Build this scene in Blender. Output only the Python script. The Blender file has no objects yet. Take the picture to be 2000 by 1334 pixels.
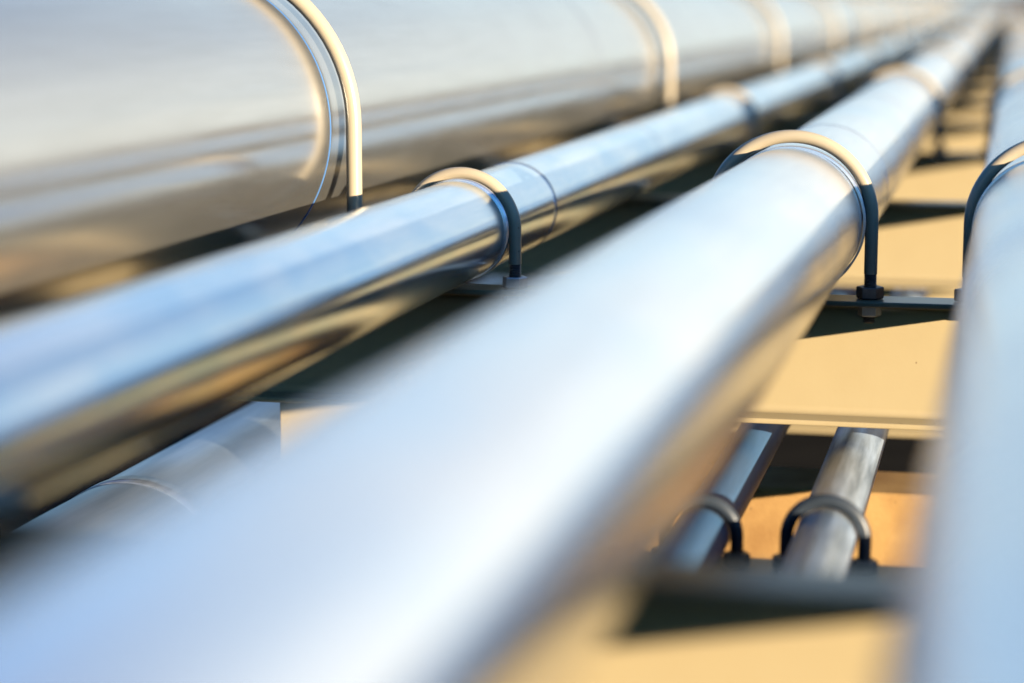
import bpy, math, random
from mathutils import Vector, Matrix
random.seed(7)
PI = math.pi
S = bpy.context.scene
C = S.collection

# ------------------------------------------------------------------ camera
FPX, CX, CY = 4200.0, 1000.0, 667.0            # focal length and centre in photo pixels (2000 wide)
VPX, VPY = 1975.0, 2.0                         # where the pipes vanish
PITCH = math.atan((CY - VPY) / FPX)
YAW = math.atan((VPX - CX) * math.cos(PITCH) / FPX)
ZC = 1.30                                      # camera height over the ground
Fv = Vector((-math.sin(YAW) * math.cos(PITCH), math.cos(YAW) * math.cos(PITCH), -math.sin(PITCH)))
Rv = Vector((math.cos(YAW), math.sin(YAW), 0))
Uv = Rv.cross(Fv)
cd = bpy.data.cameras.new('camera'); cam = bpy.data.objects.new('camera', cd); C.objects.link(cam)
cam.matrix_world = Matrix.Translation((0, 0, ZC)) @ Matrix((Rv, Uv, -Fv)).transposed().to_4x4()
cd.sensor_width = 36.0; cd.lens = 36.0 * FPX / 2000.0
cd.clip_start = 0.02; cd.clip_end = 5000
cd.dof.use_dof = True; cd.dof.focus_distance = 3.33; cd.dof.aperture_fstop = 1.5
S.camera = cam

# ------------------------------------------------------------------ light
SUN = Vector((5.8, -3.4, 1.0)).normalized()   # towards the sun
w = bpy.data.worlds.new('World'); S.world = w; w.use_nodes = True
nt = w.node_tree; bg = nt.nodes['Background']
sky = nt.nodes.new('ShaderNodeTexSky'); sky.sky_type = 'NISHITA'; sky.sun_disc = False
sky.sun_elevation = math.asin(SUN.z); sky.sun_rotation = math.atan2(SUN.x, SUN.y)
sky.altitude = 100; sky.air_density = 1.0; sky.dust_density = 0.4; sky.ozone_density = 3.0
bg.inputs[1].default_value = 0.06
# a bright bank of thin cloud low in the sky ahead, brighter towards the sun's side
def wn(t, **kw):
    n = nt.nodes.new(t)
    for k, v in kw.items(): setattr(n, k, v)
    return n
tc = wn('ShaderNodeTexCoord'); sp = wn('ShaderNodeSeparateXYZ'); nt.links.new(tc.outputs['Generated'], sp.inputs[0])
el = wn('ShaderNodeMapRange', interpolation_type='SMOOTHSTEP'); el.inputs[1].default_value = 0.10; el.inputs[2].default_value = 0.80
el.inputs[3].default_value = 1; el.inputs[4].default_value = 0; nt.links.new(sp.outputs['Z'], el.inputs[0])
dt = wn('ShaderNodeVectorMath', operation='DOT_PRODUCT'); nt.links.new(tc.outputs['Generated'], dt.inputs[0]); dt.inputs[1].default_value = (0.30, 0.954, 0)
az = wn('ShaderNodeMapRange', interpolation_type='SMOOTHSTEP'); az.inputs[1].default_value = 0.35; az.inputs[2].default_value = 0.97
nt.links.new(dt.outputs['Value'], az.inputs[0])
cmap = wn('ShaderNodeMapping'); cmap.inputs['Scale'].default_value = (1, 1, 2.5); nt.links.new(tc.outputs['Generated'], cmap.inputs[0])
cn = wn('ShaderNodeTexNoise'); cn.inputs['Scale'].default_value = 3.2; cn.inputs['Detail'].default_value = 5; nt.links.new(cmap.outputs[0], cn.inputs['Vector'])
cf = wn('ShaderNodeMapRange'); cf.inputs[1].default_value = 0.35; cf.inputs[2].default_value = 0.62; cf.inputs[3].default_value = 0.74; cf.inputs[4].default_value = 1.0
nt.links.new(cn.outputs[0], cf.inputs[0])
m1 = wn('ShaderNodeMath', operation='MULTIPLY'); nt.links.new(el.outputs[0], m1.inputs[0]); nt.links.new(az.outputs[0], m1.inputs[1])
m2 = wn('ShaderNodeMath', operation='MULTIPLY'); nt.links.new(m1.outputs[0], m2.inputs[0]); nt.links.new(cf.outputs[0], m2.inputs[1])
ws = wn('ShaderNodeMapRange', interpolation_type='SMOOTHSTEP'); ws.inputs[1].default_value = -0.15; ws.inputs[2].default_value = 0.42
nt.links.new(sp.outputs['X'], ws.inputs[0])
cc = wn('ShaderNodeMix', data_type='RGBA'); nt.links.new(ws.outputs[0], cc.inputs[0])
cc.inputs[6].default_value = (4.95, 5.85, 6.0, 1); cc.inputs[7].default_value = (5.25, 5.6, 5.6, 1)
mxs = wn('ShaderNodeMix', data_type='RGBA'); nt.links.new(m2.outputs[0], mxs.inputs[0]); tn = wn('ShaderNodeMix', data_type='RGBA', blend_type='MULTIPLY'); tn.inputs[0].default_value = 1; nt.links.new(sky.outputs[0], tn.inputs[6])
tn.inputs[7].default_value = (0.50, 0.96, 1.42, 1); nt.links.new(tn.outputs[2], mxs.inputs[6])
nt.links.new(cc.outputs[2], mxs.inputs[7]); nt.links.new(mxs.outputs[2], bg.inputs[0])
sl = bpy.data.lights.new('sun', 'SUN'); sl.energy = 5.0; sl.angle = math.radians(0.5); sl.color = (1.0, 0.83, 0.60)
so = bpy.data.objects.new('sun', sl); C.objects.link(so); so.rotation_euler = SUN.to_track_quat('Z', 'Y').to_euler()
S.view_settings.view_transform = 'Standard'; S.view_settings.look = 'None'
S.cycles.caustics_reflective = False; S.cycles.diffuse_bounces = 0
S.view_settings.exposure = 1.6; S.view_settings.gamma = 1.0

# ------------------------------------------------------------------ layout (heights are below the camera)
Y1 = 3.286                                      # the bent the lens is focused on
STEP = Y1 / 2
def on_plane(px, py, Y):                        # point on the cross-section plane Y
    d = Fv + Rv * ((px - CX) / FPX) - Uv * ((py - CY) / FPX)
    t = Y / d.y
    return Vector((d.x * t, Y, d.z * t + ZC))
FL_TOP = ZC - 0.448                             # top of the main beams
BEAM_H = 0.189
# ------------------------------------------------------------------ materials
def newmat(name):
    m = bpy.data.materials.new(name); m.use_nodes = True
    return m, m.node_tree, m.node_tree.nodes['Principled BSDF']
def N(nt, t, **kw):
    n = nt.nodes.new(t)
    for k, v in kw.items(): setattr(n, k, v)
    return n
def noise(nt, scale, detail, mapscale=(1, 1, 1), rough=0.55):
    tc = N(nt, 'ShaderNodeTexCoord'); mp = N(nt, 'ShaderNodeMapping'); mp.inputs['Scale'].default_value = mapscale
    nz = N(nt, 'ShaderNodeTexNoise'); nz.inputs['Scale'].default_value = scale; nz.inputs['Detail'].default_value = detail
    nz.inputs['Roughness'].default_value = rough
    nt.links.new(tc.outputs['Object'], mp.inputs[0]); nt.links.new(mp.outputs[0], nz.inputs['Vector'])
    return nz
def ramp(nt, src, stops):
    r = N(nt, 'ShaderNodeValToRGB'); cr = r.color_ramp
    while len(cr.elements) < len(stops): cr.elements.new(0.5)
    for e, (p, c) in zip(cr.elements, stops):
        e.position = p; e.color = (*c, 1) if not isinstance(c, (int, float)) else (c, c, c, 1)
    nt.links.new(src, r.inputs[0]); return r
def metal(name, c0, c1, r0, r1, bump=0.05, dist=0.002, stain=None, metallic=0.89):
    m, nt, b = newmat(name)
    n1 = noise(nt, 6, 5, (9, 0.7, 9)); n2 = noise(nt, 3.0, 4)
    rp = ramp(nt, n1.outputs[0], [(0.3, c0), (0.7, c1)])
    col = rp.outputs[0]
    if stain:
        n4 = noise(nt, 7, 6, (1, 0.45, 1))
        mask = ramp(nt, n4.outputs[0], [(0.46, 0.0), (0.62, 0.8)])
        mx = N(nt, 'ShaderNodeMix', data_type='RGBA'); nt.links.new(mask.outputs[0], mx.inputs[0])
        nt.links.new(col, mx.inputs[6]); mx.inputs[7].default_value = (*stain, 1); col = mx.outputs[2]
    nt.links.new(col, b.inputs['Base Color'])
    b.inputs['Metallic'].default_value = metallic
    rr = N(nt, 'ShaderNodeMapRange'); rr.inputs['From Min'].default_value = 0.3; rr.inputs['From Max'].default_value = 0.7
    rr.inputs['To Min'].default_value = r0; rr.inputs['To Max'].default_value = r1
    nt.links.new(n2.outputs[0], rr.inputs[0]); nt.links.new(rr.outputs[0], b.inputs['Roughness'])
    n3 = noise(nt, 2.2, 2, (3, 1, 3)); bp = N(nt, 'ShaderNodeBump')
    bp.inputs['Strength'].default_value = bump; bp.inputs['Distance'].default_value = dist
    nt.links.new(n3.outputs[0], bp.inputs['Height']); nt.links.new(bp.outputs[0], b.inputs['Normal'])
    return m
def paint(name, c0, c1, rough=0.28, spec=0.5, bump=0.2, chips=True):
    m, nt, b = newmat(name)
    n1 = noise(nt, 7, 5); rp = ramp(nt, n1.outputs[0], [(0.3, c0), (0.7, c1)])
    col = rp.outputs[0]
    if chips:
        n5 = noise(nt, 60, 3); mask = ramp(nt, n5.outputs[0], [(0.735, 0.0), (0.75, 0.8)])
        mx = N(nt, 'ShaderNodeMix', data_type='RGBA'); nt.links.new(mask.outputs[0], mx.inputs[0])
        nt.links.new(col, mx.inputs[6]); mx.inputs[7].default_value = (0.16, 0.10, 0.05, 1); col = mx.outputs[2]
    nt.links.new(col, b.inputs['Base Color']); b.inputs['Roughness'].default_value = rough
    b.inputs['Specular IOR Level'].default_value = spec
    n2 = noise(nt, 160, 3); bp = N(nt, 'ShaderNodeBump'); bp.inputs['Strength'].default_value = bump; bp.inputs['Distance'].default_value = 0.0006
    nt.links.new(n2.outputs[0], bp.inputs['Height']); nt.links.new(bp.outputs[0], b.inputs['Normal'])
    return m
M_BIG = metal('polished_jacket', (0.56, 0.555, 0.53), (0.61, 0.605, 0.58), 0.15, 0.24, 0.08, 0.004, metallic=0.90)
M_PIPE = metal('bright_jacket', (0.80, 0.81, 0.83), (0.92, 0.92, 0.92), 0.18, 0.27, 0.08, 0.002, stain=(0.74, 0.83, 0.91), metallic=0.86)
M_RIGHT = metal('greyed_jacket', (0.62, 0.65, 0.69), (0.76, 0.78, 0.80), 0.20, 0.30, 0.08, 0.002, stain=(0.60, 0.69, 0.79), metallic=0.88)
M_SMALL = metal('galvanised', (0.60, 0.76, 0.90), (0.82, 0.89, 0.95), 0.12, 0.22, 0.12, 0.003, stain=(0.42, 0.66, 0.88))
M_LOW = metal('dull_shade_metal', (0.40, 0.43, 0.47), (0.66, 0.68, 0.70), 0.25, 0.42, 0.15, 0.003)
M_NUT = metal('zinc', (0.45, 0.47, 0.48), (0.65, 0.66, 0.66), 0.35, 0.5, 0.2, 0.001)
M_DNUT = metal('dull_zinc', (0.22, 0.22, 0.21), (0.34, 0.33, 0.31), 0.45, 0.6, 0.2, 0.001)
M_THREAD = metal('oiled_thread', (0.10, 0.10, 0.10), (0.20, 0.19, 0.18), 0.4, 0.55)
M_BEAM = paint('beige_paint', (0.385, 0.305, 0.174), (0.41, 0.328, 0.19), 0.3, 0.28)
M_ROD = paint('cream_paint', (0.39, 0.325, 0.225), (0.41, 0.345, 0.24), 0.3, 0.5, 0.12, True)
M_SEAM = paint('blue_marker', (0.05, 0.16, 0.42), (0.08, 0.22, 0.50), 0.5, 0.3, 0.0, False)
M_GAP = paint('seam_sealant', (0.10, 0.14, 0.19), (0.15, 0.19, 0.24), 0.6, 0.2, 0.0, False)
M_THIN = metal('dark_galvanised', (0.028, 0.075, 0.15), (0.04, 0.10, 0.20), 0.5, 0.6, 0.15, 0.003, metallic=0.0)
M_STREAK = metal('streaked_galvanised', (0.12, 0.17, 0.24), (0.46, 0.57, 0.72), 0.35, 0.5, 0.15, 0.003, metallic=0.6)
M_PALE = metal('pale_galvanised', (0.40, 0.47, 0.54), (0.56, 0.62, 0.68), 0.3, 0.42, 0.1, 0.003, metallic=0.9)
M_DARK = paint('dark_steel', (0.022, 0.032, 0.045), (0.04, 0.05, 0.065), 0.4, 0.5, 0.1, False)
M_CONC = paint('ochre_concrete', (0.24, 0.12, 0.04), (0.46, 0.28, 0.105), 0.85, 0.2, 0.8, True)
def ground_mat():
    m, nt, b = newmat('gravel_ground')
    n1 = noise(nt, 0.6, 6); n2 = noise(nt, 30, 5)
    rp = ramp(nt, n1.outputs[0], [(0.35, (0.13, 0.105, 0.07)), (0.65, (0.22, 0.18, 0.12))])
    r2 = ramp(nt, n2.outputs[0], [(0.35, 0.55), (0.6, 1.0)])
    mx = N(nt, 'ShaderNodeMix', data_type='RGBA', blend_type='MULTIPLY'); mx.inputs[0].default_value = 1
    nt.links.new(rp.outputs[0], mx.inputs[6]); nt.links.new(r2.outputs[0], mx.inputs[7]); nt.links.new(mx.outputs[2], b.inputs['Base Color'])
    b.inputs['Roughness'].default_value = 0.95
    bp = N(nt, 'ShaderNodeBump'); bp.inputs['Strength'].default_value = 0.6; bp.inputs['Distance'].default_value = 0.01
    nt.links.new(n2.outputs[0], bp.inputs['Height']); nt.links.new(bp.outputs[0], b.inputs['Normal'])
    return m
M_GROUND = ground_mat()

# ------------------------------------------------------------------ mesh helpers
class MB:
    def __init__(s): s.v = []; s.f = []; s.sm = []
    def add(s, vs, fs, smooth=False):
        o = len(s.v); s.v += [tuple(v) for v in vs]; s.f += [[i + o for i in f] for f in fs]; s.sm += [smooth] * len(fs)
    def box(s, x0, x1, y0, y1, z0, z1):
        s.add([(x, y, z) for x in (x0, x1) for y in (y0, y1) for z in (z0, z1)],
              [(0, 1, 3, 2), (4, 6, 7, 5), (0, 4, 5, 1), (2, 3, 7, 6), (0, 2, 6, 4), (1, 5, 7, 3)])
    def prism(s, prof, x0, x1, smooth=False):       # profile in (y, z), extruded along x
        n = len(prof)
        s.add([(x0, y, z) for y, z in prof] + [(x1, y, z) for y, z in prof],
              [(i, (i + 1) % n, (i + 1) % n + n, i + n) for i in range(n)], smooth)
        s.add([(x0, y, z) for y, z in prof], [list(range(n))[::-1]]); s.add([(x1, y, z) for y, z in prof], [list(range(n))])
    def lathe(s, prof, axis, seg=48, smooth=True, centre=(0, 0, 0)):   # prof: (t along axis, r); axis 'y' or 'z'
        vs = []
        for t, r in prof:
            for k in range(seg):
                a = 2 * PI * k / seg; c, q = r * math.cos(a), r * math.sin(a)
                p = (c, t, q) if axis == 'y' else (c, q, t)
                vs.append((p[0] + centre[0], p[1] + centre[1], p[2] + centre[2]))
        fs = []
        for j in range(len(prof) - 1):
            for k in range(seg):
                k2 = (k + 1) % seg
                fs.append((j * seg + k, j * seg + k2, (j + 1) * seg + k2, (j + 1) * seg + k))
        s.add(vs, fs, smooth)
    def build(s, name, mat, parent=None, loc=None):
        me = bpy.data.meshes.new(name); me.from_pydata(s.v, [], s.f)
        for p, q in zip(me.polygons, s.sm): p.use_smooth = q
        me.materials.append(mat); me.validate(); me.update()
        import bmesh
        bm = bmesh.new(); bm.from_mesh(me); bmesh.ops.recalc_face_normals(bm, faces=bm.faces[:]); bm.to_mesh(me); bm.free()
        o = bpy.data.objects.new(name, me); C.objects.link(o)
        if parent: o.parent = parent
        if loc is not None: o.location = loc
        return o
def tag(o, label=None, cat=None, group=None, kind=None):
    if label: o['label'] = label
    if cat: o['category'] = cat
    if group: o['group'] = group
    if kind: o['kind'] = kind
    return o
def empty(name, loc=(0, 0, 0)):
    o = bpy.data.objects.new(name, None); C.objects.link(o); o.location = loc; o.empty_display_size = 0.1; return o
def copy_tree(o, parent=None):
    c = o.copy(); C.objects.link(c); c.parent = parent
    for ch in list(o.children): copy_tree(ch, c)
    return c
def bevel(o, wdt=0.002, seg=2):
    md = o.modifiers.new('bevel', 'BEVEL'); md.width = wdt; md.segments = seg; md.limit_method = 'ANGLE'; return o

# ------------------------------------------------------------------ setting
g = MB(); g.add([(-3000, -3000, 0), (3000, -3000, 0), (3000, 3000, 0), (-3000, 3000, 0)], [(0, 1, 2, 3)])
tag(g.build('ground', M_GROUND), kind='structure')

p = MB(); p.box(-2.6, 0.95, -6, 70, -0.05, 0.006)
tag(p.build('pavement', paint('dark_asphalt', (0.018, 0.017, 0.016), (0.03, 0.028, 0.025), 1.0, 0.0, 0.8, False)), kind='structure')
h = MB(); nh = 90; hv = []
for k in range(nh):
    a = math.radians(-40 + 200 * k / (nh - 1)); d = 700 + 60 * math.sin(k * 0.7)
    z = 9 + 4 * math.sin(k * 0.31) + 3 * math.sin(k * 0.93 + 1) + random.uniform(0, 2)
    for dd, zz in ((0, -1), (60, z * 0.7), (120, z), (220, -1)): hv.append(((d + dd) * math.sin(a), (d + dd) * math.cos(a), zz))
h.add(hv, [(4 * k + j, 4 * k + j + 1, 4 * k + j + 5, 4 * k + j + 4) for k in range(nh - 1) for j in range(3)], True)
tag(h.build('hills', paint('dry_scrub', (0.10, 0.075, 0.055), (0.18, 0.13, 0.10), 0.95, 0.1, 0.3, False)), kind='structure')

# ------------------------------------------------------------------ pipes
YEND = 220.0
def make_pipe(name, x, z, R, mat, label, cat, group, seams, y0=-3.0, y1=YEND, seg=128, lip=0.0007, bend=0.0):
    root = empty(name, (x, y0, z)); tag(root, label, cat, group)
    prof = [(0.0, R)]
    for ys in seams:
        t = ys - y0
        if t <= 0.1 or t >= y1 - y0: continue
        prof += [(t - 0.010, R), (t - 0.0035, R), (t - 0.003, R + lip), (t + 0.002, R + lip), (t + 0.0025, R - 0.0006), (t + 0.0045, R - 0.0006), (t + 0.006, R), (t + 0.012, R)]
    prof.append((y1 - y0, R))
    # fine rings along long runs so that the smooth shading stays clean
    m = MB(); m.lathe(prof, 'y', seg)
    m.add([(0, 0, 0)] + [(R * math.cos(2 * PI * k / seg), 0, R * math.sin(2 * PI * k / seg)) for k in range(seg)], [(0, k + 1, (k + 1) % seg + 1) for k in range(seg)])
    if bend:                                    # the near length leaves the first joint at a slight angle
        m.v = [(vx - bend, vy, vz) if vy < 0.001 else (vx, vy, vz) for vx, vy, vz in m.v]
    o = m.build('jacket', mat, root)
    return root
def ring(root, name, y, R, width, mat, thick=0.0015, seg=128):
    m = MB(); m.lathe([(-width / 2, R - 0.001), (-width / 2, R + thick), (width / 2, R + thick), (width / 2, R - 0.001)], 'y', seg, smooth=False)
    for i, q in enumerate(m.f): m.sm[i] = (seg <= i < 2 * seg)
    return m.build(name, mat, root, (0, y - root.location.y, 0))

def centre(px, py): return on_plane(px, py, Y1)
cM = centre(1544, 431); RM = 0.1125
cS = centre(900, 447); RS = 0.0785
cL = centre(377, 244); RL = 0.247
cR = centre(2049, 452); RR = 0.1105
for c, R in ((cM, RM), (cS, RS), (cL, RL), (cR, RR)): print('centre', c.x, c.z - ZC, 'gap', c.z - R - FL_TOP)
PG = 'parallel metal clad pipes on the beams'
pM = make_pipe('pipe', cM.x, cM.z, RM, M_PIPE, 'broad bright silver pipe running diagonally through the middle, second from the right', 'pipe', PG, [Y1 + 0.62] + [Y1 + 0.62 + 1.3 * k for k in range(1, 30)], bend=math.tan(math.radians(0.24)) * (Y1 + 3.61))
pS = make_pipe('pipe', cS.x, cS.z, RS, M_SMALL, 'slender shiny pipe lying between the huge pipe and the broad middle pipe', 'pipe', PG, [Y1 + 0.36 + 1.2 * k for k in range(0, 32)])
pL = make_pipe('pipe', cL.x, cL.z, RL, M_BIG, 'huge polished grey pipe filling the upper left', 'pipe', PG, [Y1 + 2.3 + 1.6 * k for k in range(0, 24)], seg=192)
pR = make_pipe('pipe', cR.x, cR.z, RR, M_RIGHT, 'pale blurred pipe running down the right edge', 'pipe', PG, [Y1 + 0.45 + 1.3 * k for k in range(0, 30)])
ang = math.radians(0.16); pR.rotation_euler.z = -ang; pR.location.x -= math.tan(ang) * (Y1 + 3.0)
for root, R in ((pM, RM), (pS, RS), (pR, RR)):
    for k in range(1, 8): ring(root, 'wear_band', Y1 * k, R, 0.05, M_PIPE, 0.0022)
ring(pL, 'seam_line', Y1 - 0.045, RL, 0.0028, M_SEAM, 0.0008, 192)['label'] = 'thin blue seam line'
ring(pS, 'seam_line', Y1 + 0.366, RS, 0.0035, M_GAP, 0.0011)

# ------------------------------------------------------------------ beams
def make_beam(name, x0, x1, top, H, W, mat, tf=0.011, tw=0.008, Wt=None):
    root = empty(name, (0, 0, 0)); hw = W / 2
    wt = (Wt or W) / 2; t = MB(); t.box(x0, x1, -wt, wt, top - tf, top); bevel(t.build('top_flange', mat, root), 0.0025, 3)
    b = MB(); b.box(x0, x1, -hw, hw, top - H, top - H + tf); bevel(b.build('bottom_flange', mat, root), 0.0025, 3)
    r = 0.012; zt, zb = top - tf, top - H + tf; h = tw / 2
    pr = []
    for k in range(9):
        a = PI / 2 * k / 8; pr.append((-h - r + r * math.sin(a), zb + r - r * math.cos(a)))
    for k in range(9):
        a = PI / 2 * k / 8; pr.append((-h - r + r * math.cos(a), zt - r + r * math.sin(a)))
    pr2 = [(-y, z) for y, z in pr][::-1]
    wmb = MB(); wmb.prism(pr + pr2, x0, x1, False); wmb.build('web', mat, root)
    return root
BX0, BX1 = -2.2, 0.62
ordn = ['first', 'second', 'third', 'fourth', 'fifth', 'sixth', 'seventh', 'eighth', 'ninth', 'tenth', 'eleventh', 'twelfth', 'thirteenth',
        'fourteenth', 'fifteenth', 'sixteenth', 'seventeenth', 'eighteenth', 'nineteenth', 'twentieth', 'twenty-first', 'twenty-second', 'twenty-third', 'twenty-fourth']
beam0 = make_beam('steel_beam', BX0, BX1, FL_TOP, BEAM_H, 0.124, M_BEAM, 0.0085, Wt=0.076)
NB = 24
for i in range(NB):
    o = beam0 if i == 0 else copy_tree(beam0)
    o.location = (0, STEP * (i + 1), 0)
    lab = {0: 'nearest beige beam, blurred at the bottom edge with a dark shadow across its web',
           1: 'sharp beige beam carrying the in-focus U-bolts, lit web below the dark flange'}.get(i,
           'beige cross beam under the pipes, %s one counted from the nearest' % ordn[i])
    tag(o, lab, 'beam', 'beige cross beams carrying the pipes')

# columns under every second beam
def make_column():
    root = empty('steel_column', (0, 0, 0))
    z1 = FL_TOP - BEAM_H; m = MB()
    hx, hy, t = 0.075, 0.055, 0.009
    m.box(-hx, hx, -hy, -hy + t, 0.012, z1); m.box(-hx, hx, hy - t, hy, 0.012, z1); m.box(-t / 2, t / 2, -hy + t, hy - t, 0.012, z1)
    bevel(m.build('shaft', M_BEAM, root)); p = MB(); p.box(-0.12, 0.12, -0.1, 0.1, 0.0, 0.012); p.build('base_plate', M_BEAM, root)
    return root
xcol = on_plane(551, 850, Y1 - 0.045).x + 0.075
col0 = make_column()
for i in range(1, 7):
    o = col0 if i == 1 else copy_tree(col0)
    o.location = (xcol, Y1 * i, 0)
    tag(o, 'beige steel column under the sharp beam, lower left, behind the broad pipe' if i == 1 else
        'beige steel column under the pipes, %s one from the camera' % ordn[i - 1], 'column', 'columns under the beams')

# ------------------------------------------------------------------ U-bolts
def hexnut(name, mat, parent, loc, af, h):
    m = MB(); r = af / 2 / math.cos(PI / 6); rc = r * 0.93
    prof = [(0, 0.45 * af), (0, rc), (0.1 * h, r), (0.9 * h, r), (h, rc), (h, 0.45 * af * 0.7)]
    m.lathe(prof, 'z', 6, smooth=False)
    return m.build(name, mat, parent, loc)
def make_ubolt(Rin, rod, zc, zf, tf, upper_mat, seg=24, down=0.028, thr=0.038, lownut=True):
    """zc: pipe centre above flange top; tf: flange thickness; origin at flange top under the pipe"""
    root = empty('u_bolt', (0, 0, 0)); R = Rin + rod / 2; r = rod / 2
    pts = [Vector((-R, 0, thr)), Vector((-R, 0, zc * 0.5 + thr * 0.5)), Vector((-R, 0, zc))]
    pts += [Vector((-R * math.cos(PI * k / 40), 0, zc + R * math.sin(PI * k / 40))) for k in range(1, 41)]
    pts += [Vector((R, 0, zc * 0.5 + thr * 0.5)), Vector((R, 0, thr))]
    m = MB(); vs = []; fs = []; n = len(pts)
    for i, p in enumerate(pts):
        t = (pts[min(i + 1, n - 1)] - pts[max(i - 1, 0)]).normalized(); nn = Vector((0, 1, 0)); bb = t.cross(nn)
        for k in range(seg):
            a = 2 * PI * k / seg; vs.append(p + nn * (r * math.cos(a)) + bb * (r * math.sin(a)))
    for i in range(n - 1):
        for k in range(seg):
            k2 = (k + 1) % seg; fs.append((i * seg + k, i * seg + k2, (i + 1) * seg + k2, (i + 1) * seg + k))
    m.add(vs, fs, True); m.build('rod', M_ROD, root)
    for sx in (-1, 1):
        x = sx * R; z = -tf - down; prof = [(z, 0.0001), (z, r * 0.8)]; pitch = 0.0026
        while z < thr: prof += [(z, r * 0.86), (z + pitch / 2, r * 1.0)]; z += pitch
        prof.append((thr, r * 0.9))
        t = MB(); t.lathe(prof, 'z', 20, smooth=False, centre=(x, 0, 0)); t.build('thread', M_THREAD, root)
        hexnut('nut', upper_mat, root, (x, 0, 0.0008), rod * 1.8, rod * 0.9)
        if lownut: hexnut('nut', M_DNUT, root, (x, 0, -tf - rod * 0.85), rod * 1.75, rod * 0.8)
    return root
UG = 'U-bolts holding the pipes down'
def place_bolts(c, Rin, rod, mat, where, ks, first):
    b0 = make_ubolt(Rin, rod, c.z - FL_TOP, 0, 0.0085, mat)
    for j, k in enumerate(ks):
        o = b0 if j == 0 else copy_tree(b0)
        o.location = (c.x, Y1 * k, FL_TOP)
        tag(o, first if j == 0 else 'cream U-bolt over the %s, %s one from the camera' % (where, ordn[k - 1]), 'U-bolt', UG)
ks = list(range(1, 13))
bM = centre(1544, 424); bS = centre(900, 447); bL = centre(389, 240); bR = centre(2062, 439)
place_bolts(bM, 0.113, 0.0200, M_THREAD, 'broad middle pipe', ks, 'sharp cream U-bolt over the broad middle pipe with dark threaded leg and nut')
place_bolts(bS, 0.0785, 0.0195, M_NUT, 'slender pipe', ks, 'sharp cream U-bolt over the slender pipe with a pale nut')
place_bolts(bL, 0.248, 0.0250, M_THREAD, 'huge left pipe', ks, 'tall cream U-bolt bent over the huge left pipe, nearest and sharp')
place_bolts(bR, 0.114, 0.0200, M_THREAD, 'right edge pipe', ks, 'half visible U-bolt over the right edge pipe, cut by the frame')

# ------------------------------------------------------------------ lower level
LOW_TOP = ZC - 0.742; YB = 2.78
lowbeam = make_beam('lower_beam', -0.68, 0.45, LOW_TOP, 0.138, 0.09, M_BEAM, 0.009, 0.007)
for i in range(7):
    o = lowbeam if i == 0 else copy_tree(lowbeam)
    o.location = (0, YB + STEP * i, 0)
    tag(o, 'beige lower beam under the two thin pipes, in front of the sharp beam' if i == 0 else 'beige lower beam beneath the main pipes, %s one from the camera' % ordn[i], 'beam', 'lower cross beams')
cA = on_plane(1370, 1070, YB); cB = on_plane(1612, 1058, YB)
RA, RB = 0.0365, 0.0405
cA.z = LOW_TOP + RA + 0.001; cB.z = LOW_TOP + RB + 0.001
TG = 'thin pipes on the lower beams'
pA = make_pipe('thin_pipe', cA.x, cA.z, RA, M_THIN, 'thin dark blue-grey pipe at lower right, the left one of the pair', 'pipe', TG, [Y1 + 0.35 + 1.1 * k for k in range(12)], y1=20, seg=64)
pB = make_pipe('thin_pipe', cB.x, cB.z, RB, M_STREAK, 'thin silvery streaked pipe at lower right, the right one of the pair', 'pipe', TG, [Y1 + 0.35 + 1.1 * k for k in range(12)], y1=20, seg=64)
for c, R, wh in ((cA, RA, 'left'), (cB, RB, 'right')):
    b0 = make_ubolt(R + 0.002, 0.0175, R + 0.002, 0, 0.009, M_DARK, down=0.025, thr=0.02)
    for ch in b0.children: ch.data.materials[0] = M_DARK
    for i in range(4):
        o = b0 if i == 0 else copy_tree(b0)
        o.location = (c.x, YB + STEP * 2 * i, LOW_TOP)
        tag(o, 'small dark U-bolt clamping the %s thin pipe, %s one from the camera' % (wh, ordn[i]), 'U-bolt', 'small U-bolts on the thin pipes')
pShade = make_pipe('low_pipe', 0.20, LOW_TOP + 0.056, 0.055, M_LOW, 'unseen grey pipe beneath the right edge pipe, added to cast shade', 'pipe', None, [Y1 + 1.4 * k for k in range(12)], y1=20, seg=64)  # out of view, added as a shade source for the lower level
# pipe under the beams on the left
xl = -1.290; zl = ZC - 0.877
pLow = make_pipe('low_pipe', xl, zl, 0.15, M_PALE, 'blue-grey pipe below the beams at lower left, with patches of sun', 'pipe', None, [Y1 + 1.1 + 1.4 * k for k in range(12)], y1=20, seg=96)
ring(pLow, 'shadow_band', 3.02, 0.15, 0.045, M_LOW, 0.002)['label'] = 'dull ring standing in for a shadow arc across the pipe'  # grey ring modelled in place of a cast shadow arc
# concrete sleepers
for i in range(1):
    m = MB(); zt = ZC - 0.824; m.box(-0.63, 0.55, -0.09, 0.09, 0.0, zt)
    o = m.build('concrete_sleeper', M_CONC, None, (0, 3.70 + Y1 * i, 0)); bevel(o, 0.008, 3)
    tag(o, 'orange sunlit concrete sleeper wall behind the two thin pipes' if i == 0 else 'orange concrete sleeper wall under the rack, %s one from the camera' % ordn[i], 'sleeper', 'concrete sleepers on the ground')
